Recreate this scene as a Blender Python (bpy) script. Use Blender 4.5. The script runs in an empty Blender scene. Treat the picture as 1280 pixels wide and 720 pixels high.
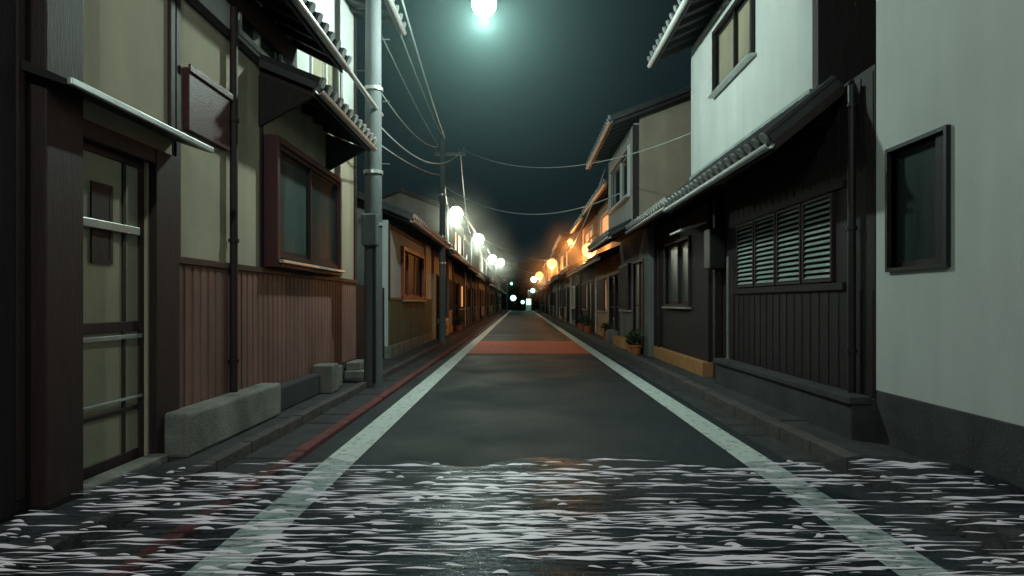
import bpy, math, random
from mathutils import Vector
random.seed(7)
R=random.Random(11)
scene=bpy.context.scene
scene.view_settings.view_transform='Standard'
scene.view_settings.look='None'
scene.view_settings.exposure=0
COL=scene.collection

# ------------------------------------------------------------ materials
def pm(name,col,rough=0.7,var=0.25,scale=3.0,stretch=(1,1,1),bump=0.15,bscale=60,metal=0.0,spec=0.4,stain=0.0,col2=None):
    m=bpy.data.materials.new(name); m.use_nodes=True
    nt=m.node_tree; N=nt.nodes; L=nt.links
    b=N['Principled BSDF']
    tc=N.new('ShaderNodeTexCoord'); mp=N.new('ShaderNodeMapping'); mp.inputs['Scale'].default_value=stretch
    L.new(tc.outputs['Object'],mp.inputs['Vector'])
    n=N.new('ShaderNodeTexNoise'); n.inputs['Scale'].default_value=scale; n.inputs['Detail'].default_value=6; n.inputs['Roughness'].default_value=0.65
    L.new(mp.outputs[0],n.inputs['Vector'])
    r=N.new('ShaderNodeValToRGB'); r.color_ramp.elements[0].position=0.3; r.color_ramp.elements[1].position=0.72
    c2=col2 if col2 else tuple(c*(1-var) for c in col)
    c1=tuple(min(1,c*(1+var*0.4)) for c in col)
    r.color_ramp.elements[0].color=(*c2,1); r.color_ramp.elements[1].color=(*c1,1)
    L.new(n.outputs['Fac'],r.inputs['Fac'])
    out=r.outputs['Color']
    if stain>0:
        mp2=N.new('ShaderNodeMapping'); mp2.inputs['Scale'].default_value=(1.6,1.6,0.3)
        L.new(tc.outputs['Object'],mp2.inputs['Vector'])
        n2=N.new('ShaderNodeTexNoise'); n2.inputs['Scale'].default_value=1.7; n2.inputs['Detail'].default_value=6
        L.new(mp2.outputs[0],n2.inputs['Vector'])
        mr=N.new('ShaderNodeMapRange'); mr.inputs['From Min'].default_value=0.3; mr.inputs['From Max'].default_value=0.75
        mr.inputs['To Min'].default_value=1.0-stain; mr.inputs['To Max'].default_value=1.0
        L.new(n2.outputs['Fac'],mr.inputs['Value'])
        mx=N.new('ShaderNodeMix'); mx.data_type='RGBA'; mx.blend_type='MULTIPLY'; mx.inputs[0].default_value=1
        L.new(out,mx.inputs[6]); L.new(mr.outputs[0],mx.inputs[7]); out=mx.outputs[2]
    L.new(out,b.inputs['Base Color'])
    b.inputs['Roughness'].default_value=rough; b.inputs['Metallic'].default_value=metal
    b.inputs['Specular IOR Level'].default_value=spec
    if bump>0:
        nb=N.new('ShaderNodeTexNoise'); nb.inputs['Scale'].default_value=bscale; nb.inputs['Detail'].default_value=4
        L.new(mp.outputs[0],nb.inputs['Vector'])
        bp=N.new('ShaderNodeBump'); bp.inputs['Strength'].default_value=bump; bp.inputs['Distance'].default_value=0.02
        L.new(nb.outputs['Fac'],bp.inputs['Height']); L.new(bp.outputs[0],b.inputs['Normal'])
    return m
def em(name,col,strength):
    m=bpy.data.materials.new(name); m.use_nodes=True
    b=m.node_tree.nodes['Principled BSDF']
    b.inputs['Base Color'].default_value=(*[c*0.5 for c in col],1)
    b.inputs['Emission Color'].default_value=(*col,1); b.inputs['Emission Strength'].default_value=strength
    return m
M={}
M['white']=pm('white_plaster',(0.58,0.62,0.60),0.85,0.08,0.9,bump=0.12,bscale=90,stain=0.16)
M['cream']=pm('cream_plaster',(0.50,0.435,0.32),0.85,0.12,1.2,bump=0.12,bscale=80,stain=0.24)
M['beige']=pm('beige_plaster',(0.40,0.34,0.26),0.85,0.14,1.5,bump=0.15,bscale=70,stain=0.3)
M['olive']=pm('olive_siding',(0.12,0.15,0.09),0.8,0.2,2,bump=0.15,bscale=60,stain=0.3)
M['grey']=pm('grey_mortar',(0.20,0.21,0.205),0.88,0.2,2,bump=0.2,bscale=50,stain=0.35)
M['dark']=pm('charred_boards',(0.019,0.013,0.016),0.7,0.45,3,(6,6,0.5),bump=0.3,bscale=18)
M['brown']=pm('brown_timber',(0.030,0.016,0.017),0.6,0.4,4,(8,8,0.6),bump=0.25,bscale=16)
M['brownh']=pm('brown_timber_rail',(0.060,0.033,0.028),0.55,0.4,4,(8,0.6,8),bump=0.25,bscale=16)
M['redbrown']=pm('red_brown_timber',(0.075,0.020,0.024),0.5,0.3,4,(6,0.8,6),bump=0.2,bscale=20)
M['rust']=pm('brown_corrugated_metal',(0.27,0.145,0.125),0.55,0.25,1.4,bump=0.05,bscale=40,spec=0.3,stain=0.38)
M['tile']=pm('kawara_tile',(0.040,0.044,0.049),0.45,0.35,5,bump=0.15,bscale=40,spec=0.5)
M['alu']=pm('aluminium_trim',(0.55,0.57,0.56),0.38,0.2,6,bump=0.03,metal=0.6)
M['wpaint']=pm('white_painted_metal',(0.68,0.70,0.68),0.45,0.12,5,bump=0.05,stain=0.15)
M['conc']=pm('concrete',(0.29,0.29,0.26),0.9,0.4,3.5,bump=0.45,bscale=45,stain=0.4)
M['concd']=pm('dark_concrete',(0.070,0.073,0.077),0.9,0.4,4,bump=0.4,bscale=45,stain=0.3)
M['kerb']=pm('weathered_kerb',(0.11,0.095,0.095),0.85,0.4,5,bump=0.45,bscale=40)
M['redkerb']=pm('red_painted_kerb',(0.20,0.055,0.06),0.8,0.5,6,bump=0.4,bscale=50)
M['orange']=pm('ochre_render',(0.50,0.24,0.09),0.8,0.25,4,bump=0.2)
M['terra']=pm('terracotta_clay',(0.42,0.13,0.06),0.7,0.25,7,bump=0.2)
M['pole']=pm('pole_concrete',(0.15,0.17,0.175),0.8,0.3,3,(1,1,0.3),bump=0.2,bscale=50,stain=.3)
M['wire']=pm('cable_sheath',(0.45,0.50,0.49),0.4,0.1,3,bump=0)
M['black']=pm('black_metal',(0.018,0.018,0.020),0.5,0.3,5,bump=0.05)
M['louvre']=pm('grey_green_louvre',(0.33,0.41,0.39),0.5,0.25,5,bump=0.05,stain=0.3)
M['leaf']=pm('leaf',(0.04,0.07,0.03),0.6,0.4,8,bump=0)
M['soil']=pm('dark_interior',(0.012,0.012,0.013),0.9,0.2,2,bump=0)
M['frost']=pm('frosted_pane',(0.36,0.33,0.24),0.4,0.2,1.2,bump=0.05,bscale=120,spec=0.3,stain=0.3)
def glassmat(name,col,rough,sp):
    return pm(name,col,rough,0.3,1.2,bump=0.04,bscale=3,spec=sp)
M['glass']=glassmat('dark_window_glass',(0.012,0.020,0.020),0.07,.35)
M['glass2']=glassmat('teal_window_glass',(0.045,0.075,0.070),0.3,.2)
M['glass3']=pm('obscured_window_glass',(0.055,0.085,0.080),0.55,0.7,1.1,(1,2.2,0.25),bump=0.03,bscale=40,spec=.12)
M['glass4']=pm('obscured_dark_window_glass',(0.022,0.038,0.038),0.5,0.6,1.5,(1,2.2,0.25),bump=0.03,bscale=40,spec=.08)
M['lit']=em('lit_window',(1.0,0.42,0.14),0.9)
M['litc']=em('lit_window_cool',(0.65,0.95,0.85),0.5)
M['tilecap']=pm('glazed_tile_cap',(0.28,0.30,0.30),0.35,0.3,9,bump=0.1,spec=0.6)
M['orangew']=pm('tan_render',(0.42,0.26,0.15),0.85,0.2,2,bump=0.2,stain=.3)

def asphalt(name,col):
    m=pm(name,col,0.72,0.3,0.9,(1,0.45,1),bump=0.0,spec=0.35)
    nt=m.node_tree;N=nt.nodes;L=nt.links;b=N['Principled BSDF']
    tc=N.new('ShaderNodeTexCoord')
    v=N.new('ShaderNodeTexVoronoi'); v.inputs['Scale'].default_value=110
    L.new(tc.outputs['Object'],v.inputs['Vector'])
    n=N.new('ShaderNodeTexNoise'); n.inputs['Scale'].default_value=35; n.inputs['Detail'].default_value=5
    L.new(tc.outputs['Object'],n.inputs['Vector'])
    a=N.new('ShaderNodeMath');a.operation='ADD';L.new(v.outputs['Distance'],a.inputs[0]);L.new(n.outputs['Fac'],a.inputs[1])
    bp=N.new('ShaderNodeBump');bp.inputs['Strength'].default_value=0.5;bp.inputs['Distance'].default_value=0.012
    L.new(a.outputs[0],bp.inputs['Height']);L.new(bp.outputs[0],b.inputs['Normal'])
    n3=N.new('ShaderNodeTexNoise'); n3.inputs['Scale'].default_value=0.8; n3.inputs['Detail'].default_value=5
    L.new(tc.outputs['Object'],n3.inputs['Vector'])
    mr=N.new('ShaderNodeMapRange');mr.inputs['From Min'].default_value=0.35;mr.inputs['From Max'].default_value=0.65;mr.inputs['To Min'].default_value=0.58;mr.inputs['To Max'].default_value=0.78
    L.new(n3.outputs['Fac'],mr.inputs['Value']);L.new(mr.outputs[0],b.inputs['Roughness'])
    return m
M['asphalt']=asphalt('asphalt',(0.022,0.037,0.043))
M['patch']=asphalt('newer_asphalt',(0.018,0.031,0.036))
M['ground']=pm('earth',(0.045,0.045,0.04),0.95,0.4,0.6,bump=0.4,bscale=20)
def paint(name,col,under,wear):
    m=pm(name,col,0.7,0.15,5,bump=0.35,bscale=70,spec=0.3)
    nt=m.node_tree;N=nt.nodes;L=nt.links;b=N['Principled BSDF']
    src=b.inputs['Base Color'].links[0].from_socket
    tc=N.new('ShaderNodeTexCoord')
    n=N.new('ShaderNodeTexNoise');n.inputs['Scale'].default_value=14;n.inputs['Detail'].default_value=8;n.inputs['Roughness'].default_value=0.75
    L.new(tc.outputs['Object'],n.inputs['Vector'])
    mr=N.new('ShaderNodeMapRange');mr.inputs['From Min'].default_value=wear;mr.inputs['From Max'].default_value=wear+0.08
    L.new(n.outputs['Fac'],mr.inputs['Value'])
    mx=N.new('ShaderNodeMix');mx.data_type='RGBA'
    mx.inputs[6].default_value=(*under,1);L.new(src,mx.inputs[7]);L.new(mr.outputs[0],mx.inputs[0])
    L.new(mx.outputs[2],b.inputs['Base Color'])
    return m
M['line']=paint('worn_white_paint',(0.70,0.77,0.74),(0.20,0.23,0.22),0.38)
M['band']=paint('worn_terracotta_paving',(0.70,0.15,0.075),(0.18,0.07,0.055),0.40)

# ------------------------------------------------------------ mesh builder
class MB:
    def __init__(s): s.v=[];s.f=[]
    def box(s,x0,x1,y0,y1,z0,z1):
        if x0>x1:x0,x1=x1,x0
        if y0>y1:y0,y1=y1,y0
        i=len(s.v)
        s.v+=[(x0,y0,z0),(x1,y0,z0),(x1,y1,z0),(x0,y1,z0),(x0,y0,z1),(x1,y0,z1),(x1,y1,z1),(x0,y1,z1)]
        for q in [(0,3,2,1),(4,5,6,7),(0,1,5,4),(1,2,6,5),(2,3,7,6),(3,0,4,7)]: s.f.append(tuple(i+k for k in q))
        return s
    def prism(s,pts,y0,y1):
        i=len(s.v);n=len(pts)
        s.v+=[(p[0],y0,p[1]) for p in pts]+[(p[0],y1,p[1]) for p in pts]
        s.f.append(tuple(range(i,i+n)));s.f.append(tuple(range(i+2*n-1,i+n-1,-1)))
        for k in range(n):
            a=k;b=(k+1)%n
            s.f.append((i+a,i+b,i+n+b,i+n+a))
        return s
    def cyl(s,p0,p1,r0,r1=None,n=10):
        if r1 is None:r1=r0
        p0=Vector(p0);p1=Vector(p1);d=(p1-p0).normalized()
        a=Vector((0,0,1)) if abs(d.z)<0.9 else Vector((1,0,0))
        u=d.cross(a).normalized();w=d.cross(u)
        i=len(s.v)
        for p,r in((p0,r0),(p1,r1)):
            for k in range(n):
                t=2*math.pi*k/n
                s.v.append(tuple(p+u*math.cos(t)*r+w*math.sin(t)*r))
        for k in range(n):
            b=(k+1)%n; s.f.append((i+k,i+b,i+n+b,i+n+k))
        s.f.append(tuple(range(i+n-1,i-1,-1)));s.f.append(tuple(range(i+n,i+2*n)))
        return s
    def quad(s,*p):
        i=len(s.v);s.v+=[tuple(q) for q in p];s.f.append(tuple(range(i,i+len(p))));return s
    def sphere(s,c,r,n=14,m=8,sz=1.0):
        i=len(s.v);c=Vector(c)
        for a in range(m+1):
            ph=math.pi*a/m
            for k in range(n):
                t=2*math.pi*k/n
                s.v.append((c.x+r*math.sin(ph)*math.cos(t),c.y+r*math.sin(ph)*math.sin(t),c.z+r*sz*math.cos(ph)))
        for a in range(m):
            for k in range(n):
                b=(k+1)%n
                s.f.append((i+a*n+k,i+(a+1)*n+k,i+(a+1)*n+b,i+a*n+b))
        return s
    def make(s,name,mat,parent=None,bevel=0,smooth=False):
        me=bpy.data.meshes.new(name);me.from_pydata(s.v,[],s.f);me.update()
        me.materials.append(M[mat] if isinstance(mat,str) else mat)
        o=bpy.data.objects.new(name,me);COL.objects.link(o)
        if parent:o.parent=parent
        if bevel>0:
            b=o.modifiers.new('b','BEVEL');b.width=bevel;b.segments=2;b.limit_method='ANGLE'
        if smooth:
            for p in me.polygons:p.use_smooth=True
            try:
                me.set_sharp_from_angle(angle=math.radians(45))
            except Exception: pass
        return o
def empty(name):
    e=bpy.data.objects.new(name,None);COL.objects.link(e);e.empty_display_size=0.2;return e

# ------------------------------------------------------------ architectural helpers (s=side, d=distance from street axis)
def wall(mb,s,d,y0,y1,z0,z1,ops=(),t=0.12):
    ys=sorted({y0,y1,*[o[0] for o in ops],*[o[1] for o in ops]})
    ys=[y for y in ys if y0<=y<=y1]
    for a,b in zip(ys,ys[1:]):
        cuts=sorted([(o[2],o[3]) for o in ops if o[0]<=a and o[1]>=b])
        z=z0
        for c0,c1 in cuts:
            if c1<=z0 or c0>=z1: continue
            if c0>z: mb.box(s*d,s*(d+t),a,b,z,c0)
            z=max(z,c1)
        if z<z1: mb.box(s*d,s*(d+t),a,b,z,z1)
def window(P,s,d,ya,yb,za,zb,frame='brown',glass='glass',panes=2,proud=0.03,fw=0.05,sill=True,hbar=False,glasses=None):
    f=MB();
    f.box(s*(d-proud),s*(d+0.09),ya-fw,ya,za-fw,zb+fw).box(s*(d-proud),s*(d+0.09),yb,yb+fw,za-fw,zb+fw)
    f.box(s*(d-proud+.002),s*(d+0.09),ya,yb,zb,zb+fw).box(s*(d-proud+.002),s*(d+0.09),ya,yb,za-fw,za)
    w=(yb-ya)/panes
    for k in range(1,panes):
        f.box(s*(d+0.005),s*(d+0.075),ya+k*w-0.025,ya+k*w+0.025,za,zb)
    for k in range(panes):
        dd=0.02 if k%2 else 0.045
        a=ya+k*w;b=a+w
        f.box(s*(d+dd),s*(d+dd+.028),a+.001,a+0.035,za,zb).box(s*(d+dd),s*(d+dd+.028),b-0.035,b-.001,za,zb)
        f.box(s*(d+dd+.001),s*(d+dd+.027),a+.035,b-.035,za,za+0.05).box(s*(d+dd+.001),s*(d+dd+.027),a+.035,b-.035,zb-0.04,zb)
        if hbar: f.box(s*(d+dd+.002),s*(d+dd+.026),a+.035,b-.035,(za+zb)/2-.015,(za+zb)/2+.015)
        g=MB();g.box(s*(d+dd+.012),s*(d+dd+.018),a+.03,b-.03,za+.04,zb-.03)
        g.make('pane_%d'%(k+1),(glasses[k] if glasses else glass),P)
    f.make('window_frame',frame,P)
    if sill:
        MB().box(s*(d-proud-0.05),s*(d+.02),ya-fw-.03,yb+fw+.03,za-fw-.035,za-fw-.003).make('sill','alu',P)
def roof(P,s,de,ze,dw,zw,y0,y1,mat='tile',ribs=0.24,gutter='alu',rafters=True,th=0.07):
    dx=dw-de;dz=zw-ze;L=math.hypot(dx,dz);ux,uz=dx/L,dz/L;nx,nz=-uz,ux
    mb=MB()
    def pt(a,h): return (s*(de+ux*a+nx*h),ze+uz*a+nz*h)
    pts=[pt(0,0),pt(L,0),pt(L,th),pt(0,th)]
    mb.prism(pts,y0,y1)
    n=max(1,int(L/0.22))
    for k in range(n):
        a=k*L/n;b=(k+1)*L/n
        mb.prism([pt(a,th),pt(b,th+.002),pt(a,th+0.03)],y0+.003,y1-.003)
    rb=MB();ec=MB()
    ny=max(2,int((y1-y0)/ribs))
    for k in range(ny+1):
        y=y0+0.04+(y1-y0-0.08)*k/ny+R.uniform(-.006,.006);hz=R.uniform(-.005,.005)
        p0=pt(-0.02,th+0.025+hz);p1=pt(L,th+0.02)
        rb.cyl((p0[0],y,p0[1]),(p1[0],y,p1[1]),0.042,n=8)
        q=pt(-0.05,th+0.02+hz);q2=pt(-0.018,th+0.02+hz)
        ec.cyl((q[0],y,q[1]),(q2[0],y,q2[1]),0.055,n=12)
    mb.make('roof_slab',mat,P);rb.make('tile_ribs',mat,P,smooth=True)
    ec.make('tile_end_caps','tilecap',P)
    if gutter:
        g=MB();r=0.045;gx,gz=s*(de-0.045),ze-0.02
        prof=[]
        for k in range(9):
            t=math.pi+math.pi*k/8;prof.append((gx+math.cos(t)*r,gz+math.sin(t)*r))
        for k in range(8,-1,-1):
            t=math.pi+math.pi*k/8;prof.append((gx+math.cos(t)*(r-.008),gz+math.sin(t)*(r-.008)))
        g.prism(prof,y0-.02,y1+.02);g.make('gutter',gutter,P)
    f=MB();f.box(s*(de+0.003),s*(de+0.028),y0+.004,y1-.004,ze-0.075,ze-0.002)
    if rafters:
        k=y0+0.1
        while k<y1-0.08:
            f.prism([pt(0.03,-0.07),pt(L,-0.07),pt(L,-0.002),pt(0.03,-0.002)],k,k+0.045);k+=0.42
    f.make('fascia_and_rafters','brown',P)
def pipe(P,s,d,y,z0,z1,r=0.032,mat='black',name='downpipe'):
    mb=MB();mb.cyl((s*d,y,z0),(s*d,y,z1),r,n=12)
    z=z0+0.4
    while z<z1: mb.cyl((s*d,y,z),(s*d,y,z+0.03),r*1.35,n=12);z+=1.1
    mb.make(name,mat,P,smooth=True)
def slats(P,s,d,ya,yb,za,zb,mat='brown',pitch=0.09,w=0.035,name='lattice'):
    mb=MB();y=ya
    while y<yb-w/2: mb.box(s*(d-0.05),s*(d-0.012),y,y+w,za,zb);y+=pitch
    mb.box(s*(d-.06),s*(d-.002),ya-.02,yb+.02,za-.05,za).box(s*(d-.06),s*(d-.002),ya-.02,yb+.02,zb,zb+.05)
    mb.box(s*(d-.012),s*(d-.004),ya,yb,(za+zb)/2-.02,(za+zb)/2+.02)
    mb.make(name,mat,P)
def louvre(P,s,d,ya,yb,za,zb,name='louvre_shutter'):
    mb=MB();f=0.03
    fr=MB()
    fr.box(s*(d-.03),s*(d+.01),ya,ya+f,za,zb).box(s*(d-.03),s*(d+.01),yb-f,yb,za,zb)
    fr.box(s*(d-.029),s*(d+.009),ya+f,yb-f,za,za+f).box(s*(d-.029),s*(d+.009),ya+f,yb-f,zb-f,zb)
    fr.make(name+'_frame','brown',P)
    z=za+f+.01
    while z<zb-f-.03:
        mb.prism([(s*(d-.024),z),(s*(d+.004),z+.030),(s*(d+.008),z+.026),(s*(d-.020),z-.004)],ya+f,yb-f)
        z+=0.058
    mb.make(name,'louvre',P)
def corr(P,s,d,y0,y1,z0,z1,mat='rust',pitch=0.13,h_=.009,name='corrugated_cladding'):
    mb=MB();y=y0
    pr=[]
    while y<y1-0.001:
        p=min(pitch,y1-y)
        pr+=[(y,0),(y+p*0.62,0),(y+p*0.70,h_),(y+p*0.92,h_)]
        y+=pitch
    pr.append((y1,0))
    for (a,h),(b,g) in zip(pr,pr[1:]):
        mb.quad((s*(d-.02+h),a,z0),(s*(d-.02+g),b,z0),(s*(d-.02+g),b,z1),(s*(d-.02+h),a,z1))
    mb.make(name,mat,P)
def body(P,s,d,y0,y1,z0,z1,mat,ops=(),depth=4.5,endmat=None):
    w=MB();wall(w,s,d,y0,y1,z0,z1,ops);w.make('front_wall',mat,P)
    e=MB();e.box(s*(d+.121),s*(d+depth),y0+.002,y0+.12,z0,z1-.003);e.box(s*(d+.121),s*(d+depth),y1-.12,y1-.002,z0,z1-.003)
    e.box(s*(d+depth-.1),s*(d+depth-.001),y0+.121,y1-.121,z0,z1-.004)
    e.make('end_walls',endmat or mat,P)
    MB().box(s*(d+.45),s*(d+.5),y0+.13,y1-.13,z0+.01,z1-.02).make('interior_partition','soil',P)
def gable(P,s,d,y0,y1,ze,rise,over=0.5,depth=4.5,gmat='grey',oy=0.25,gutter='alu',ribs=.26):
    dm=d+depth/2;slope=rise/(depth/2+over)
    roof(P,s,d-over,ze,dm,ze+rise,y0-oy,y1+oy,gutter=gutter,ribs=ribs)
    mb=MB();mb.prism([(s*(dm+.01),ze+rise),(s*(d+depth+over),ze),(s*(d+depth+over),ze+.08),(s*(dm+.01),ze+rise+.08)],y0-oy,y1+oy)
    mb.cyl((s*dm,y0-oy-.02,ze+rise+.1),(s*dm,y1+oy+.02,ze+rise+.1),0.1,n=10)
    mb.box(s*(dm-.14),s*(dm+.14),y0-oy-.01,y1+oy+.01,ze+rise+.02,ze+rise+.09)
    mb.make('rear_slope_and_ridge','tile',P)
    g=MB();zz=ze+over*slope
    g.prism([(s*(d+.13),zz-.35),(s*(d+depth),zz-.35),(s*(d+depth),zz-.03),(s*dm,ze+rise-.03),(s*(d+.13),zz+.02)],y0+.01,y0+.11)
    g.prism([(s*(d+.13),zz-.35),(s*(d+depth),zz-.35),(s*(d+depth),zz-.03),(s*dm,ze+rise-.03),(s*(d+.13),zz+.02)],y1-.11,y1-.01)
    g.make('gable_walls',gmat,P)

# ------------------------------------------------------------ GROUND
MB().quad((-400,-60,-0.03),(400,-60,-0.03),(400,700,-0.03),(-400,700,-0.03)).make('ground','ground')
MB().quad((-1.74,-8,0),(2.32,-8,0),(2.32,110,0),(-1.74,110,0)).make('road','asphalt')
MB().quad((-60,100.0,0.004),(60,100.0,0.004),(60,106,0.004),(-60,106,0.004)).make('road','asphalt')
rp=MB()
for (a,b,c,d_) in [(0.3,1.5,10.2,12.6),(-0.6,0.3,24,33)]:
    rp.quad((a,c,.004),(b,c,.004),(b,d_,.004),(a,d_,.004))
rp.make('asphalt_patch','patch')
ln=MB()
for xc in(-1.41,1.85):
    ln.quad((xc-.125,-8,.008),(xc+.125,-8,.008),(xc+.125,99,.008),(xc-.125,99,.008))
ln.make('road_edge_line','line')
MB().quad((-1.28,15.5,.009),(1.72,15.5,.009),(1.72,20.6,.009),(-1.28,20.6,.009)).make('terracotta_paving_band','band')

def slabs(name,xa,xb,z0,z1,y0,y1,step,mat,bev=0.012,jit=0.006,gap=.008):
    mb=MB();y=y0
    while y<y1:
        j=R.uniform(-jit,jit);mb.box(xa+j*.5,xb+j*.5,y,min(y+step,y1)-gap,z0,z1+j);y+=step
    return mb.make(name,mat,bevel=bev)
slabs('kerb',-1.84,-1.74,-.02,.05,-8,98,.6,'redkerb')
slabs('gutter_cover',-2.17,-1.85,-.02,.03,-8,98,.5,'concd',gap=.015)
slabs('kerb',-2.27,-2.175,-.02,.12,-8,98,.6,'kerb')
slabs('pavement',-3.2,-2.275,-.02,.10,-8,98,1.2,'concd')
slabs('gutter_cover',2.10,2.34,-.02,.012,-8,98,.5,'concd',gap=.015)
slabs('kerb',2.35,2.48,-.02,.13,-8,98,.6,'kerb')
slabs('pavement',2.485,3.5,-.02,.07,-8,98,1.2,'concd')

# ------------------------------------------------------------ LEFT: house with sliding door (L1)
P=empty('plaster_house_with_sliding_door')
s=-1;d=2.68
w=MB();wall(w,s,d,3.78,4.93,0,6.2,[(3.86,4.60,.12,2.28)]);w.make('front_wall','cream',P)
w=MB();wall(w,s,d,-5,3.775,0,6.2);w.make('boarded_wall','dark',P)
bt=MB()
for k in range(30):
    y=-5+k*.3
    if y<3.5: bt.box(s*(d-.018),s*(d-.001),y,y+.04,.2,6.1)
bt.make('battens','brown',P)
MB().box(s*(d+.5),s*(d+.6),-5,4.9,0,6.2).make('interior_partition','soil',P)
MB().box(s*(d+.121),s*(d+4),4.80,4.93,0,6.1).make('end_wall','cream',P)
t=MB();t.box(s*(d-.09),s*(d-.002),3.5,3.80,0,6.2);t.box(s*(d-.06),s*(d-.002),4.615,4.93,0,2.36);t.box(s*(d-.055),s*(d-.002),3.803,4.613,2.25,2.36)
t.box(s*(d-.03),s*(d-.002),4.86,4.925,2.52,6.2)
t.make('posts_and_lintel','brown',P,bevel=.006)
c=MB();c.prism([(s*(d-.002),2.56),(s*(d-.002),2.50),(s*(d-.27),2.41),(s*(d-.27),2.44)],3.42,4.96);c.make('canopy','black',P)
MB().box(s*(d-.30),s*(d-.272),3.40,4.98,2.41,2.45).make('canopy_edge','alu',P,bevel=.006)
dr=MB()
dd=d+.02
for y0,y1 in((3.86,3.915),(4.545,4.60)): dr.box(s*dd,s*(dd+.04),y0,y1,.12,2.28)
for z0,z1 in((.12,.22),(.50,.53),(1.05,1.12),(2.20,2.28)): dr.box(s*(dd+.001),s*(dd+.039),3.915,4.545,z0,z1)
dr.box(s*(dd+.002),s*(dd+.03),4.36,4.395,1.12,2.2)
dr.box(s*(dd+.002),s*(dd+.03),4.36,4.39,.22,1.05)
dr.make('sliding_door_frame','brown',P,bevel=.004)
MB().box(s*(dd-.03),s*(dd-.002),3.84,4.5,1.72,1.775).box(s*(dd-.012),s*(dd-.002),3.90,4.56,1.0,1.03).box(s*(dd-.012),s*(dd-.002),3.90,4.56,.58,.60).make('door_rails','alu',P,bevel=.004)
MB().box(s*(dd+.015),s*(dd+.02),3.915,4.545,.22,2.2).make('door_glass','frost',P)
ins=MB();
for a,b,z0,z1 in((4.04,4.07,1.5,2.02),(4.22,4.25,1.5,2.02),(4.07,4.22,1.5,1.53),(4.07,4.22,1.99,2.02)): ins.box(s*(dd+.003),s*(dd+.014),a,b,z0,z1)
ins.box(s*(dd+.006),s*(dd+.013),4.07,4.22,1.53,1.99)
ins.make('door_inner_frame','brown',P)
MB().box(s*(d-.14),s*(d-.001),3.8,4.62,.08,.16).make('doorstep','conc',P,bevel=.01)

# ------------------------------------------------------------ LEFT: house with ribbed wainscot (L2)
P=empty('two_storey_plaster_house')
y0,y1=4.95,10.4
w=MB();wall(w,s,d,y0,y1,.34,3.70,[(6.78,8.95,1.72,2.92)]);w.make('front_wall','cream',P)
w=MB();wall(w,s,d,y0,y1,3.703,6.0,[(6.1,7.1,3.85,4.6),(8.2,9.6,4.0,4.85)]);w.make('upper_front_wall','white',P)
e=MB();e.box(s*(d+.121),s*(d+4.5),y1-.12,y1-.002,.0,6.0);e.make('end_wall','grey',P)
MB().box(s*(d+.45),s*(d+.5),y0+.02,y1-.13,.35,5.98).make('interior_partition','soil',P)
MB().box(s*(d-.01),s*(d+.2),y0+.01,y1+.01,0,.335).make('foundation','concd',P,bevel=.01)
corr(P,s,d,y0+.01,y1-.02,.345,1.55)
MB().box(s*(d-.045),s*(d-.001),y0+.005,y1,1.552,1.61).make('wainscot_cap','brownh',P,bevel=.006)
MB().box(s*(d-.018),s*(d-.001),5.93,5.99,1.612,3.69).box(s*(d-.02),s*(d-.001),6.58,6.64,1.612,3.69).box(s*(d-.03),s*(d-.001),y1-.1,y1,1.612,5.9).box(s*(d-.02),s*(d-.001),y0+.01,y0+.07,1.612,3.69).box(s*(d-.03),s*(d-.001),y0+.01,y1-.1,3.66,3.74).make('half_timber_posts','brown',P)
pipe(P,s,d-.06,5.86,.3,3.95,.035,'brown')
MB().box(s*(d-.055),s*(d-.002),5.08,5.80,2.62,3.12).box(s*(d-.075),s*(d-.056),5.06,5.82,3.08,3.14).make('wall_shadow_panel','redbrown',P,bevel=.006)  # added dark panel standing in for a shadow on the wall
bx=MB()
bx.box(s*(d-.16),s*(d-.001),6.66,6.73,1.62,3.0).box(s*(d-.16),s*(d-.001),8.99,9.06,1.62,3.0).box(s*(d-.16),s*(d-.001),6.73,8.99,2.93,3.0).box(s*(d-.17),s*(d-.001),6.73,8.99,1.62,1.70)
bx.make('window_surround','redbrown',P,bevel=.006)
window(P,s,d-.12,6.80,8.94,1.77,2.88,'brown','glass3',2,proud=.01,fw=.045,sill=False,glasses=['glass3','glass4'])
MB().box(s*(d-.215),s*(d-.165),6.68,9.05,1.665,1.70).make('sill','alu',P,bevel=.005)
roof(P,s,2.08,3.42,d-.002,3.66,6.5,8.92,gutter='alu',ribs=.22)
hb=MB();hb.prism([(s*(d-.002),3.05),(s*(d-.002),3.58),(s*2.12,3.36)],6.55,6.60);hb.prism([(s*(d-.002),3.05),(s*(d-.002),3.58),(s*2.12,3.36)],8.82,8.87);hb.make('hood_brackets','dark',P)
roof(P,s,2.10,4.05,d-.002,4.34,5.3,7.6,gutter='alu',ribs=.22)
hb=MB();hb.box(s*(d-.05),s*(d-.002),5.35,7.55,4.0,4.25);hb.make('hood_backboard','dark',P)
MB().cyl((s*2.055,7.6,4.03),(s*2.055,9.5,4.03),.03,n=10).make('gutter_extension','alu',P,smooth=True)
window(P,s,d,6.1,7.1,3.85,4.6,'wpaint','glass2',2,sill=False)
window(P,s,d,8.2,9.6,4.0,4.85,'wpaint','frost',2,sill=True)
roof(P,s,1.95,5.7,d+2,6.5,4.9,10.5,ribs=.3)
slb=empty('concrete_footing_block')
MB().box(-2.66,-2.44,4.72,6.55,.1,.43).make('block','conc',slb,bevel=.025)
slb=empty('concrete_footing_block')
MB().box(-2.65,-2.50,6.62,8.0,.1,.36).make('block','concd',slb,bevel=.02)
slb=empty('concrete_step')
MB().box(-2.62,-2.36,8.05,8.35,.1,.46).box(-2.62,-2.42,8.37,8.75,.1,.40).make('step','conc',slb,bevel=.02)
slb=empty('concrete_step')
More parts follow.
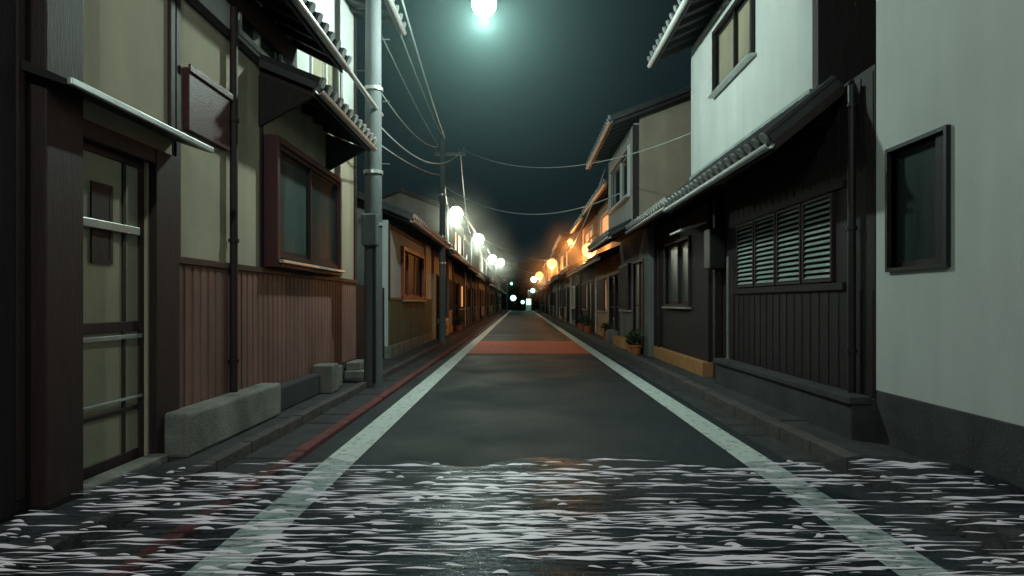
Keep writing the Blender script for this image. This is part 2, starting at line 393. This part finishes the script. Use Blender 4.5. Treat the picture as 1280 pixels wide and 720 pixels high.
MB().box(-2.64,-2.25,9.6,10.3,.1,.22).box(-2.64,-2.42,9.7,10.25,.22,.34).make('step','conc',slb,bevel=.015)

P=empty('board_fence')
f=MB();y=10.45
while y<13.1:
    f.box(-2.80,-2.775,y,y+.13,.1,1.55+R.uniform(-.01,.01));y+=.14
f.make('boards','dark',P)
MB().box(-2.84,-2.803,10.45,13.1,.4,.48).box(-2.84,-2.803,10.45,13.1,1.2,1.28).make('rails','brown',P)

# ------------------------------------------------------------ LEFT: small green-dado house (L3)
P=empty('single_storey_tiled_house')
d=2.72;y0,y1=13.2,19.6
body(P,s,d,y0,y1,.35,2.95,'white',[(14.7,17.7,1.40,2.45)],depth=3.6,endmat='grey')
MB().box(s*(d-.025),s*(d-.001),y0,y1,.352,1.30).make('dado','olive',P)
MB().box(s*(d-.04),s*(d-.001),y0-.01,y1,1.302,1.35).make('dado_cap','brownh',P)
MB().box(s*(d-.06),s*(d+3.5),y0-.02,y1,0,.348).make('foundation','conc',P,bevel=.015)
MB().box(s*(d-.03),s*(d-.001),y0,y0+.1,1.351,2.9).box(s*(d-.03),s*(d-.001),18.2,18.3,1.351,2.9).box(s*(d-.031),s*(d-.001),y0+.1,18.2,2.8,2.92).make('posts','brown',P)
MB().box(s*(d+1.4),s*(d+3.5),y0-.01,y0+.001,.4,1.3).make('end_dado','olive',P)
M['rframe']=pm('vermilion_window_frame',(0.30,0.07,0.03),.5,.3,4,bump=.1)
window(P,s,d,14.7,17.7,1.40,2.45,'rframe','glass4',3,proud=.07,fw=.09)
gable(P,s,d,y0,y1,2.93,.95,over=.5,depth=3.6,gmat='grey',gutter='wpaint')

# ------------------------------------------------------------ RIGHT: white wall building (R1)
P=empty('white_plaster_building')
s=1;d=3.05
w=MB();wall(w,s,d,-6,5.48,.50,7,[(4.56,5.26,1.53,2.48)]);w.make('front_wall','white',P)
MB().box(s*(d+.121),s*(d+5),5.36,5.478,.5,7).make('end_wall','grey',P)
MB().box(s*(d-.012),s*(d+.2),-6,5.46,0,.498).make('foundation','concd',P,bevel=.008)
MB().box(s*(d+.4),s*(d+.45),-6,5.3,.5,6.9).make('interior_partition','soil',P)
window(P,s,d,4.56,5.26,1.53,2.48,'black','glass4',1,proud=.035,fw=.03,sill=False)
MB().box(s*(d+.001),s*(d+.04),4.565,4.70,1.535,2.475).make('dark_shutter_panel','dark',P)
# ------------------------------------------------------------ RIGHT: dark boarded house with louvres (R2)
P=empty('dark_boarded_house')
y0,y1=5.5,10.1
w=MB();wall(w,s,d,y0,y1,.43,3.3,[(6.2,8.95,1.45,2.32)]);w.make('front_wall','dark',P)
b=MB();y=y0+.02
while y<y1-.05:
    b.box(s*(d-.007),s*(d-.001),y,y+.012,.44,1.36);b.box(s*(d-.007),s*(d-.001),y,y+.012,2.42,3.25) ;y+=.2
b.box(s*(d-.03),s*(d-.001),6.0,9.1,1.37,1.44).box(s*(d-.03),s*(d-.001),6.0,9.1,2.33,2.40)
b.make('battens','dark',P)
MB().box(s*(d+.3),s*(d+.35),y0+.1,y1-.1,.5,3.2).make('interior_partition','soil',P)
for k in range(4):
    louvre(P,s,d-.005,6.2+k*.695,6.2+k*.695+.65,1.455,2.315)
MB().box(s*(d-.20),s*(d+.1),5.5,9.35,0,.42).make('foundation','concd',P,bevel=.02)
MB().box(s*(d-.23),s*(d-.03),5.48,9.37,.37,.44).make('foundation_coping','concd',P,bevel=.015)
MB().box(s*(d+.12),s*(d+4),y1-.12,y1,.0,3.3).make('end_wall','dark',P)
roof(P,s,2.36,2.74,3.0,3.27,5.95,10.15,gutter='wpaint',ribs=.21)
MB().prism([(s*2.36,2.66),(s*3.0,3.18),(s*3.0,3.27),(s*2.36,2.745)],5.92,5.948).make('verge_board','brown',P)
u=2.9
w=MB();wall(w,s,u,6.35,10.85,3.28,5.55,[(7.95,9.45,4.38,5.2)]);w.make('upper_front_wall','white',P)
MB().box(s*(u+.002),s*(u+4.2),6.23,6.348,3.0,5.9).make('upper_end_wall','dark',P)
MB().box(s*(u+.121),s*(u+4.2),10.73,10.848,3.3,5.9).make('upper_far_wall','beige',P)
MB().box(s*(u+.001),s*(u+4.2),6.35,10.84,3.2,3.278).make('upper_floor','brown',P)
MB().box(s*(u+.4),s*(u+.45),6.4,10.7,3.3,5.5).make('upper_partition','soil',P)
window(P,s,u,7.95,9.45,4.38,5.2,'black','frost',2,proud=.05,fw=.06)
MB().box(s*(u-.03),s*(u-.001),6.35,10.85,3.281,3.37).make('upper_base_board','louvre',P)
roof(P,s,2.32,5.42,5.0,6.6,6.1,11.2,gutter='wpaint',ribs=.24)
pipe(P,s,2.98,5.75,.4,3.2,.035,'black')
pipe(P,s,2.96,9.1,.45,1.9,.022,'conc',name='conduit')
MB().box(s*2.80,s*3.04,9.45,9.75,1.75,2.35).make('electric_meter_box','black',P,bevel=.015)
MB().box(s*2.93,s*3.04,9.62,9.74,.1,2.9).make('corner_post','brown',P,bevel=.008)

# ------------------------------------------------------------ RIGHT: single-storey (R3)
P=empty('single_storey_dark_house')
d=3.0;y0,y1=10.2,13.95
body(P,s,d,y0,y1,.3,2.85,'dark',[(11.3,13.1,1.22,2.38)],depth=3.4)
window(P,s,d,11.3,13.1,1.22,2.38,'brown','glass2',2,proud=.04)
MB().box(s*(d-.10),s*(d+.2),y0,y1,0,.30).make('ochre_base','orange',P,bevel=.012)
gable(P,s,d,y0,y1,2.80,.75,over=.62,depth=3.4,gmat='dark',oy=.02,gutter='wpaint',ribs=.21)
MB().prism([(s*(d-.42),2.40),(s*(d-.01),2.52),(s*(d-.01),2.55),(s*(d-.42),2.43)],10.3,11.0).make('small_canopy','wpaint',P,bevel=.004)
pipe(P,s,d-.05,13.6,.3,2.7,.03,'brown')

# ------------------------------------------------------------ RIGHT: jettied two-storey house (R4)
P=empty('jettied_two_storey_house')
y0,y1=14.05,18.1
body(P,s,2.82,y0,y1,.0,3.0,'grey',[(14.6,15.8,.15,2.2),(16.3,17.7,1.1,2.2)],depth=4,endmat='dark')
window(P,s,2.82,14.6,15.8,.15,2.2,'brown','frost',2,sill=False,hbar=True)
window(P,s,2.82,16.3,17.7,1.1,2.2,'brown','glass',2)
slats(P,s,2.79,16.3,17.7,1.1,2.2)
body(P,s,2.5,y0,y1,3.03,5.18,'white',[(14.6,17.5,3.75,4.75)],depth=4.2,endmat='beige')
MB().box(s*2.505,s*6.6,y0+.003,y1-.003,2.96,3.026).make('jetty_floor','brown',P)
window(P,s,2.5,14.6,17.5,3.75,4.75,'wpaint','glass',2,proud=.06,fw=.07)
gable(P,s,2.5,y0,y1,5.15,1.0,over=.52,depth=4.2,gmat='beige',oy=.35,gutter='wpaint')
roof(P,s,2.0,2.72,2.50,2.98,y0,y1,gutter='wpaint',ribs=.24)
MB().box(s*2.47,s*2.60,y0-.03,y0-.002,3.03,5.15).make('corner_board','brown',P)

def terrace(name,s,d,y0,y1,two,wallm,lowm,ze1=2.75,ze2=4.7,litp=.2,warm=True):
    P=empty(name)
    L=y1-y0
    ops=[(y0+L*.10,y0+L*.42,.12,2.1),(y0+L*.55,y0+L*.9,1.0,2.05)]
    body(P,s,d,y0,y1,0,2.9 if two else ze1+.1,lowm,ops,depth=4)
    g=R.choice(['frost','glass','glass2']) if R.random()>litp else ('lit' if warm else 'litc')
    window(P,s,d,*ops[0],frame='brown',glass=R.choice(['frost','glass']),panes=2,sill=False,hbar=True)
    window(P,s,d,*ops[1],frame=R.choice(['brown','wpaint','redbrown']),glass=g,panes=2)
    if R.random()<.5: slats(P,s,d-.03,*ops[1])
    MB().box(s*(d-.05),s*(d-.001),y0+L*.45,y1,0,.35).make('plinth',R.choice(['conc','concd','orange']),P)
    pipe(P,s,d-.05,y1-.12,.1,2.7,.03,R.choice(['brown','black','wpaint']))
    if two:
        roof(P,s,d-.65,ze1-.12,d-.002,ze1+.15,y0-.02,y1+.02,gutter='wpaint',ribs=.3)
        o2=[(y0+L*.15,y0+L*.8,3.4,4.3)]
        body(P,s,d+.02,y0+.01,y1-.01,2.903,ze2+.1,wallm,o2,depth=4)
        window(P,s,d+.02,*o2[0],frame=R.choice(['wpaint','brown']),glass='glass' if R.random()>litp else ('lit' if warm else 'litc'),panes=2,proud=.05)
        gable(P,s,d+.02,y0,y1,ze2,.95,over=.5,depth=4,gmat=wallm,oy=.12,gutter='wpaint',ribs=.32)
    else:
        gable(P,s,d,y0,y1,ze1,.95,over=.55,depth=4,gmat=wallm,oy=.12,gutter='wpaint',ribs=.32)
    return P
y=19.8
seqL=[(False,'grey','cream'),(True,'grey','dark'),(True,'cream','grey'),(False,'grey','dark'),(True,'beige','beige'),(False,'white','grey'),(True,'beige','dark'),(True,'grey','cream'),(False,'grey','dark'),(True,'white','beige'),(True,'beige','dark'),(False,'white','grey'),(True,'cream','cream')]
for i,(two,a,b_) in enumerate(seqL):
    L=R.uniform(4.6,6.6)
    terrace('terrace_house',-1,R.uniform(2.65,2.85),y,y+L,two,a,b_,ze1=R.uniform(2.6,2.9),ze2=R.uniform(4.2,4.8),litp=.25,warm=R.random()<.3)
    y+=L+R.choice([.08,.3,.6])
y=18.35
seqR=[(True,'beige','orangew'),(True,'orangew','dark'),(False,'grey','dark'),(True,'beige','beige'),(True,'grey','dark'),(True,'beige','grey'),(False,'cream','cream'),(True,'beige','dark'),(True,'grey','grey'),(False,'cream','dark'),(True,'white','beige'),(True,'beige','dark'),(True,'grey','cream')]
for i,(two,a,b_) in enumerate(seqR):
    L=R.uniform(4.6,6.4)
    terrace('terrace_house',1,R.uniform(2.72,2.95),y,y+L,two,a,b_,ze1=R.uniform(2.6,2.9),ze2=R.uniform(4.5,5.1),litp=.35,warm=True)
    y+=L+R.choice([.08,.3])

# ------------------------------------------------------------ poles, lamps, wires
def utility_pole(x,y,h,r,arms=(),box=False):
    P=empty('utility_pole')
    mb=MB();mb.cyl((x,y,0),(x,y,h),r,r*.72,n=20);mb.make('shaft','pole',P,smooth=True)
    c=MB()
    for z in (2.35,3.1,4.3):
        if z<h: c.cyl((x,y,z),(x,y,z+.05),r*1.04,n=20)
    c.make('steel_bands','alu',P)
    c=MB()
    for z,a,b in arms:
        c.box(a,b,y-.04,y+.04,z-.04,z+.04)
        for q in (a+.06,b-.06,(a+b)/2+.25): c.cyl((q,y,z+.04),(q,y,z+.17),.035,.025,n=8)
    if arms:c.make('crossarm','pole',P)
    if box:
        MB().box(x-.11,x+.11,y-r-.14,y-r+.02,2.05,2.5).make('junction_box','pole',P,bevel=.02)
        MB().cyl((x+.05,y-r-.015,.1),(x+.05,y-r-.015,2.05),.022,n=10).make('cable_conduit','black',P)
        mb=MB()
        for k in range(8):
            z=2.8+k*.45;sg=1 if k%2 else -1
            mb.cyl((x+sg*r*.8,y,z),(x+sg*(r+.10),y,z),.010,n=6)
        mb.make('climbing_pegs','pole',P)
    return P
utility_pole(-2.12,9.25,9,.135,arms=[(7.6,-2.9,-1.3)],box=True)
utility_pole(-2.12,-3.0,9,.135,arms=[(7.6,-2.9,-1.3)])
utility_pole(-2.22,18.3,6.15,.10,arms=[(5.5,-2.45,-1.55)])

# added scattering halo imitating lamp glare, thinning out with distance
def halomat(name,dens,R_,col):
    m=bpy.data.materials.new(name);m.use_nodes=True;nt=m.node_tree;N=nt.nodes;L=nt.links
    for n in list(N):
        if n.type!='OUTPUT_MATERIAL':N.remove(n)
    out=[n for n in N if n.type=='OUTPUT_MATERIAL'][0]
    tc=N.new('ShaderNodeTexCoord')
    ln_=N.new('ShaderNodeVectorMath');ln_.operation='LENGTH';L.new(tc.outputs['Object'],ln_.inputs[0])
    mr=N.new('ShaderNodeMapRange');mr.interpolation_type='SMOOTHSTEP'
    mr.inputs['From Min'].default_value=0;mr.inputs['From Max'].default_value=R_;mr.inputs['To Min'].default_value=dens;mr.inputs['To Max'].default_value=0
    L.new(ln_.outputs['Value'],mr.inputs['Value'])
    vs=N.new('ShaderNodeVolumeScatter');vs.inputs['Color'].default_value=(*col,1)
    L.new(mr.outputs[0],vs.inputs['Density']);L.new(vs.outputs[0],out.inputs['Volume'])
    return m
halos={}
def gl(name,col,st):
    m=em(name,col,st);m.cycles.emission_sampling='NONE';return m
G={'cool':gl('lamp_glass_cool',(.80,1,.93),40),'cw':gl('lamp_glass_mercury',(.95,1,.80),12),'warm':gl('lamp_glass_sodium',(1,.52,.18),2.6)}
def lamp(x,y,z,px,power,col,g='cw',name='street_lamp',pole=True,rad=.1,arm_z=.45,halo=None):
    P=empty(name)
    if pole:
        mb=MB();mb.cyl((px,y,0),(px,y,z+arm_z+.1),.06,.045,n=14);mb.make('post','pole',P,smooth=True)
    mb=MB()
    prev=None
    for k in range(9):
        t=k/8
        p=(px+(x-px)*t,y,z+arm_z+0.12*math.sin(t*math.pi)-(arm_z-rad-.06)*t**3)
        if prev: mb.cyl(prev,p,.022,n=8)
        prev=p
    mb.make('arm','pole',P,smooth=True)
    mb=MB();mb.cyl((x,y,z+rad*.93),(x,y,z+rad+.07),rad*.55,.04,n=20);mb.make('cap','wpaint',P)
    MB().sphere((x,y,z),rad,n=20,m=12).make('globe',G[g],P,smooth=True)
    ld=bpy.data.lights.new('lamp_light','POINT');ld.energy=power;ld.color=col;ld.shadow_soft_size=.07
    lo=bpy.data.objects.new('lamp_light',ld);lo.location=(x,y-rad*.35,z-rad-.08);COL.objects.link(lo);lo.parent=P
    if halo:
        R_,dens=halo
        key=(R_,dens,g)
        if key not in halos: halos[key]=halomat('lamp_halo',dens,R_,(1,.85,.7) if g=='warm' else ((.62,1,.97) if g=='cool' else (.9,1,.93)))
        o=MB().sphere((0,0,0),R_,n=32,m=20).make('glare_halo',halos[key],P);o.location=(x,y,z-rad*.5)
    return P
warm=(1.0,0.36,0.08);cw=(0.90,1.0,0.78)
lamp(-.50,8.9,5.40,-2.1,470,(.78,1,.89),'cool',pole=False,arm_z=.7,rad=.17,halo=(3.9,.020))
lamp(-.9,-1.6,5.3,-2.1,430,(.90,1.0,.87),'cool',pole=False,arm_z=.7,rad=.1)
lamp(-2.2,22,4.3,-2.5,150,cw,rad=.24,halo=(1.7,.10))
lamp(-2.08,32,4.4,-2.45,150,cw,rad=.28,halo=(2.3,.09))
lamp(-1.95,45,4.3,-2.4,140,cw,rad=.30,halo=(2.6,.07))
lamp(-1.8,60,5.0,-2.3,150,(.9,1,.85),rad=.36,halo=(3.2,.06))
lamp(2.38,22,3.05,2.75,190,warm,'warm',name='added_wall_lamp',pole=False,rad=.25,arm_z=.4,halo=(1.8,.13))
lamp(2.35,30,4.1,2.8,190,warm,'warm',name='added_wall_lamp',pole=False,rad=.13,arm_z=.3,halo=(1.7,.08))  # extra warm lamp added to brighten the right facades
lamp(2.2,44,3.9,2.6,260,warm,'warm',rad=.36,halo=(2.8,.09))
lamp(2.0,66,4.0,2.6,190,(1,.5,.2),'warm',rad=.42,halo=(3.2,.06))
lamp(1.9,88,4.4,2.6,120,(.8,1,.8),'cw',rad=.40)

def wires(name,lst):
    cu=bpy.data.curves.new(name,'CURVE');cu.dimensions='3D';cu.bevel_depth=.012;cu.bevel_resolution=1
    for a,b,sag,r in lst:
        sp=cu.splines.new('POLY');n=29;sp.points.add(n-1)
        for k in range(n):
            t=k/(n-1);p=[a[i]+(b[i]-a[i])*t for i in range(3)];p[2]-=sag*4*t*(1-t)
            sp.points[k].co=(*p,1);sp.points[k].radius=r
    cu.materials.append(M['wire']);o=bpy.data.objects.new(name,cu);COL.objects.link(o)
wires('overhead_power_lines',[
 ((-2.25,18.3,6.05),(-1.70,-3,7.0),.55,1.2),
 ((-2.15,18.3,5.95),(-1.30,-3,7.0),.50,1.5),
 ((-2.35,18.3,5.75),(-2.35,-3,7.4),.6,1.0),
 ((-2.35,18.3,5.7),(-2.12,9.25,4.45),.25,1.0),
 ((-1.65,18.3,5.6),(-2.12,9.25,3.9),.50,1.0),
 ((-2.3,18.3,4.9),(-2.12,9.25,3.6),.1,.9),
 ((-1.6,18.3,5.6),(2.95,10.9,4.15),.55,.7),
 ((-2.2,18.3,4.6),(2.3,14.6,3.75),.65,1.1),
 ((-1.7,18.3,5.5),(-2.45,32,4.7),.6,1.4),
 ((-2.2,18.3,5.2),(-2.5,22,4.6),.15,1.2),
 ((-2.45,32,4.8),(2.6,44,4.2),.5,1.7),
 ((-2.4,32,4.7),(-2.3,62,5.1),.8,1.8),
 ((2.4,18,5.0),(2.6,44,4.2),.7,1.5),
 ((-2.3,46,4.8),(2.6,66,4.3),.5,2.0)])

def planter(x,y,sx,sz,mat):
    P=empty('potted_plant')
    mb=MB();mb.cyl((x,y,.07),(x,y,.07+sz),sx*.75,sx,n=18);mb.cyl((x,y,.07+sz-.04),(x,y,.07+sz),sx*1.1,n=18);mb.make('pot',mat,P,smooth=True)
    lf=MB()
    for k in range(160):
        v=Vector((R.gauss(0,1),R.gauss(0,1),R.gauss(0,.9))).normalized()*R.uniform(.05,sx*1.4)
        c=Vector((x,y,.07+sz+sx*1.2))+v
        a=Vector((R.uniform(-1,1),R.uniform(-1,1),R.uniform(-1,1))).normalized()*.05;b=a.cross(Vector((R.uniform(-1,1),R.uniform(-1,1),1))).normalized()*.025
        lf.quad(c-a,c+b,c+a,c-b)
    lf.make('leaves','leaf',P)
for x,y,a,b,m in[(2.62,14.5,.14,.22,'terra'),(2.62,15.0,.12,.2,'orange'),(2.62,19.2,.15,.25,'terra'),(2.6,24.5,.16,.28,'terra'),(2.6,27,.16,.28,'terra'),(-2.5,20.5,.14,.24,'conc'),(-2.5,26,.16,.25,'terra')]:
    planter(x,y,a,b,m)
P=empty('planter_box')
MB().box(2.5,2.74,16.0,17.2,.07,.36).make('trough','orange',P,bevel=.015)
P=empty('concrete_block')
MB().box(2.55,2.85,18.5,19.0,.07,.42).box(2.6,2.8,18.55,18.95,.42,.46).make('block','conc',P,bevel=.02)
P=empty('air_conditioner_unit')
MB().box(-2.72,-2.42,20.9,21.7,.15,.72).make('casing','wpaint',P,bevel=.02)
g=MB()
for k in range(9): g.box(-2.419,-2.41,20.98,21.4,.22+k*.05,.235+k*.05)
g.make('fan_grille','black',P)
MB().box(-2.7,-2.45,20.95,21.05,.1,.149).box(-2.7,-2.45,21.5,21.6,.1,.149).make('feet','black',P)

# end of street
P=empty('vending_machine')
MB().box(.9,1.7,96.5,97.2,0,1.85).make('cabinet','wpaint',P,bevel=.03)
vm=em('vending_display',(.45,1,.75),3);MB().box(.97,1.63,96.47,96.497,.9,1.75).make('display',vm,P)
P=empty('traffic_light')
MB().cyl((-2.0,98,0),(-2.0,98,4.2),.08,n=12).cyl((-2.0,98,4.1),(-.6,98,4.1),.04,n=8).make('post','pole',P)
MB().box(-1.5,-.4,97.9,98.1,3.9,4.3).make('housing','black',P,bevel=.03)
MB().cyl((-1.3,97.86,4.1),(-1.3,97.9,4.1),.16,n=16).make('green_signal',em('signal_green',(.1,1,.7),25),P)
MB().cyl((-.95,97.86,4.1),(-.95,97.9,4.1),.13,n=16).make('amber_signal','black',P)
MB().cyl((-.6,97.86,4.1),(-.6,97.9,4.1),.13,n=16).make('red_signal','black',P)
gg=em('globe_green',(.35,1,.75),5)
for x,z,r in((-1.0,1.9,.42),(.4,1.3,.26),(1.9,3.0,.34)):
    P=empty('globe_light')
    MB().cyl((x,95,0),(x,95,z-r),.05,n=10).make('post','black',P)
    MB().sphere((x,95,z),r).make('globe',gg,P,smooth=True)
bd=empty('office_building')
MB().box(-14,16,112,122,0,8).make('walls','concd',bd)
wb=MB()
for i in range(12):
    for j in range(2): wb.box(-13+i*2.4,-11.6+i*2.4,111.9,111.99,2+j*3,3.4+j*3)
wb.make('windows','glass',bd);MB().box(-14.3,16.3,111.7,122.3,8,8.3).make('parapet','concd',bd)
def tree(x,y,h):
    P=empty('broadleaf_tree')
    t=MB();t.cyl((x,y,0),(x,y,h*.5),.18,.1,n=10)
    for k in range(6):
        a=k*1.05;t.cyl((x,y,h*(.3+.03*k)),(x+math.cos(a)*h*.22,y+math.sin(a)*h*.22,h*.65),.07,.03,n=6)
    t.make('trunk','brown',P)
    lf=MB()
    for c in range(22):
        cc=Vector((x+R.gauss(0,h*.17),y+R.gauss(0,h*.17),h*.7+R.gauss(0,h*.13)))
        for k in range(110):
            p=cc+Vector((R.gauss(0,.35),R.gauss(0,.35),R.gauss(0,.28)))
            a=Vector((R.uniform(-1,1),R.uniform(-1,1),R.uniform(-1,1))).normalized()*.14;b=a.cross(Vector((R.uniform(-1,1),R.uniform(-1,1),1))).normalized()*.08
            lf.quad(p-a,p+b,p+a,p-b)
    lf.make('leaves','leaf',P)
tree(-3.2,99.5,6);tree(3.6,109,7);tree(-.4,110,5.5)

# ------------------------------------------------------------ shallow water with pale strips painted as ripple glints
m=bpy.data.materials.new('shallow_water');m.use_nodes=True
nt=m.node_tree;N=nt.nodes;L=nt.links
for n in list(N): 
    if n.type!='OUTPUT_MATERIAL':N.remove(n)
out=[n for n in N if n.type=='OUTPUT_MATERIAL'][0]
tr=N.new('ShaderNodeBsdfTransparent');tr.inputs[0].default_value=(.86,.88,.91,1)
gs=N.new('ShaderNodeBsdfGlossy');gs.inputs['Roughness'].default_value=.25;gs.inputs['Color'].default_value=(.45,.5,.55,1)
fr=N.new('ShaderNodeFresnel');fr.inputs['IOR'].default_value=1.2
mx=N.new('ShaderNodeMixShader')
tc=N.new('ShaderNodeTexCoord');mp=N.new('ShaderNodeMapping');mp.inputs['Scale'].default_value=(2.2,11,1)
L.new(tc.outputs['Object'],mp.inputs[0])
nz=N.new('ShaderNodeTexNoise');nz.inputs['Scale'].default_value=1.6;nz.inputs['Detail'].default_value=5;nz.inputs['Distortion'].default_value=.6
L.new(mp.outputs[0],nz.inputs['Vector'])
bp=N.new('ShaderNodeBump');bp.inputs['Strength'].default_value=.4;bp.inputs['Distance'].default_value=.03
L.new(nz.outputs['Fac'],bp.inputs['Height']);L.new(bp.outputs[0],gs.inputs['Normal']);L.new(bp.outputs[0],fr.inputs['Normal'])
L.new(fr.outputs[0],mx.inputs[0]);L.new(tr.outputs[0],mx.inputs[1]);L.new(gs.outputs[0],mx.inputs[2]);L.new(mx.outputs[0],out.inputs['Surface'])
M['water']=m
M['glint']=pm('glint',(0.97,0.86,0.98),0.48,0.03,20,bump=0,spec=1.0)  # near-white colour paints the bright reflections on the ripples
W=empty('water')
nX,nY=60,60;wm_=MB()
def edge(x): return 4.50+.10*math.sin(x*3.1)+.08*math.sin(x*7.7+1)
for j in range(nY+1):
    for i in range(nX+1):
        x=-2.66+(3.03+2.66)*i/nX;ye=edge(x);y=.5+(ye-.5)*j/nY
        wm_.v.append((x,y,.138+.003*math.sin(x*5+y*23)+.003*math.sin(y*31-x*3)))
for j in range(nY):
    for i in range(nX):
        a=j*(nX+1)+i;wm_.f.append((a,a+1,a+nX+2,a+nX+1))
wm_.make('water_surface','water',W,smooth=True)
fm=MB()
def streak(cx,cy,L_,wd,z=.144):
    n=max(6,int(L_/.03));ph=R.uniform(0,6);ph2=R.uniform(0,6);am=R.uniform(.003,.011);tilt=R.uniform(-.07,.07);i0=len(fm.v)
    for k in range(n+1):
        t=k/n;x=cx-L_/2+L_*t
        y=cy+am*math.sin(ph+t*L_*12)+am*.6*math.sin(ph2+t*L_*31)+tilt*(t-.5)*L_
        w_=wd*(math.sin(math.pi*t)**.8+.03)*max(.25,0.65+.5*math.sin(ph2+t*L_*19))
        fm.v+= [(x,y,z),(x,y+w_*.8,z+w_*.8*.24),(x,y+w_,z)]
    for k in range(n):
        for q in range(2):
            a=i0+k*3+q;fm.f.append((a,a+3,a+4,a+1))
cnt=0
cl=[(R.uniform(-2.6,3),R.uniform(2.6,4.4)) for _ in range(40)]
while cnt<980:
    if R.random()<.6:
        c_=R.choice(cl);x=c_[0]+R.gauss(0,.5);y=c_[1]+R.gauss(0,.11)
    else: y=R.uniform(2.6,4.5);x=R.uniform(-2.6,2.95)
    if y<2.55 or y>edge(x)-.04: continue
    if y>4.1 and R.random()<.5: continue
    L_=R.choice([.05,.08,.12,.18,.28,.4,.5])*R.uniform(.7,1.3)
    if x-L_/2<-2.64 or x+L_/2>3.02: continue
    streak(x,y,L_,R.uniform(.010,.034)*(.5+y*.12))
    cnt+=1
fm.make('glint_streaks','glint',W)

# ------------------------------------------------------------ world, moonlight
wd=bpy.data.worlds.new('World');scene.world=wd;wd.use_nodes=True
nt=wd.node_tree;bg=nt.nodes['Background']
sk=nt.nodes.new('ShaderNodeTexSky');sk.sky_type='NISHITA';sk.sun_disc=False;sk.sun_elevation=math.radians(-4);sk.sun_rotation=math.radians(200)
hs=nt.nodes.new('ShaderNodeMix');hs.data_type='RGBA';hs.inputs[0].default_value=.94
nt.links.new(sk.outputs[0],hs.inputs[6]);hs.inputs[7].default_value=(.060,.125,.150,1)
nt.links.new(hs.outputs[2],bg.inputs['Color']);bg.inputs['Strength'].default_value=.10
sd=bpy.data.lights.new('moonlight','SUN');sd.energy=.02;sd.angle=.01;sd.color=(.7,.85,1)
so=bpy.data.objects.new('moonlight',sd);so.rotation_euler=(math.radians(40),0,math.radians(30));COL.objects.link(so)

# ------------------------------------------------------------ camera
cd=bpy.data.cameras.new('camera');cd.sensor_width=36;cd.lens=22.5;cd.shift_x=-10/1280;cd.shift_y=18/1280;cd.clip_end=2000;cd.clip_start=.05
co=bpy.data.objects.new('camera',cd);co.location=(0,0,1.25);co.rotation_euler=(math.radians(90),0,0);COL.objects.link(co)
scene.camera=co
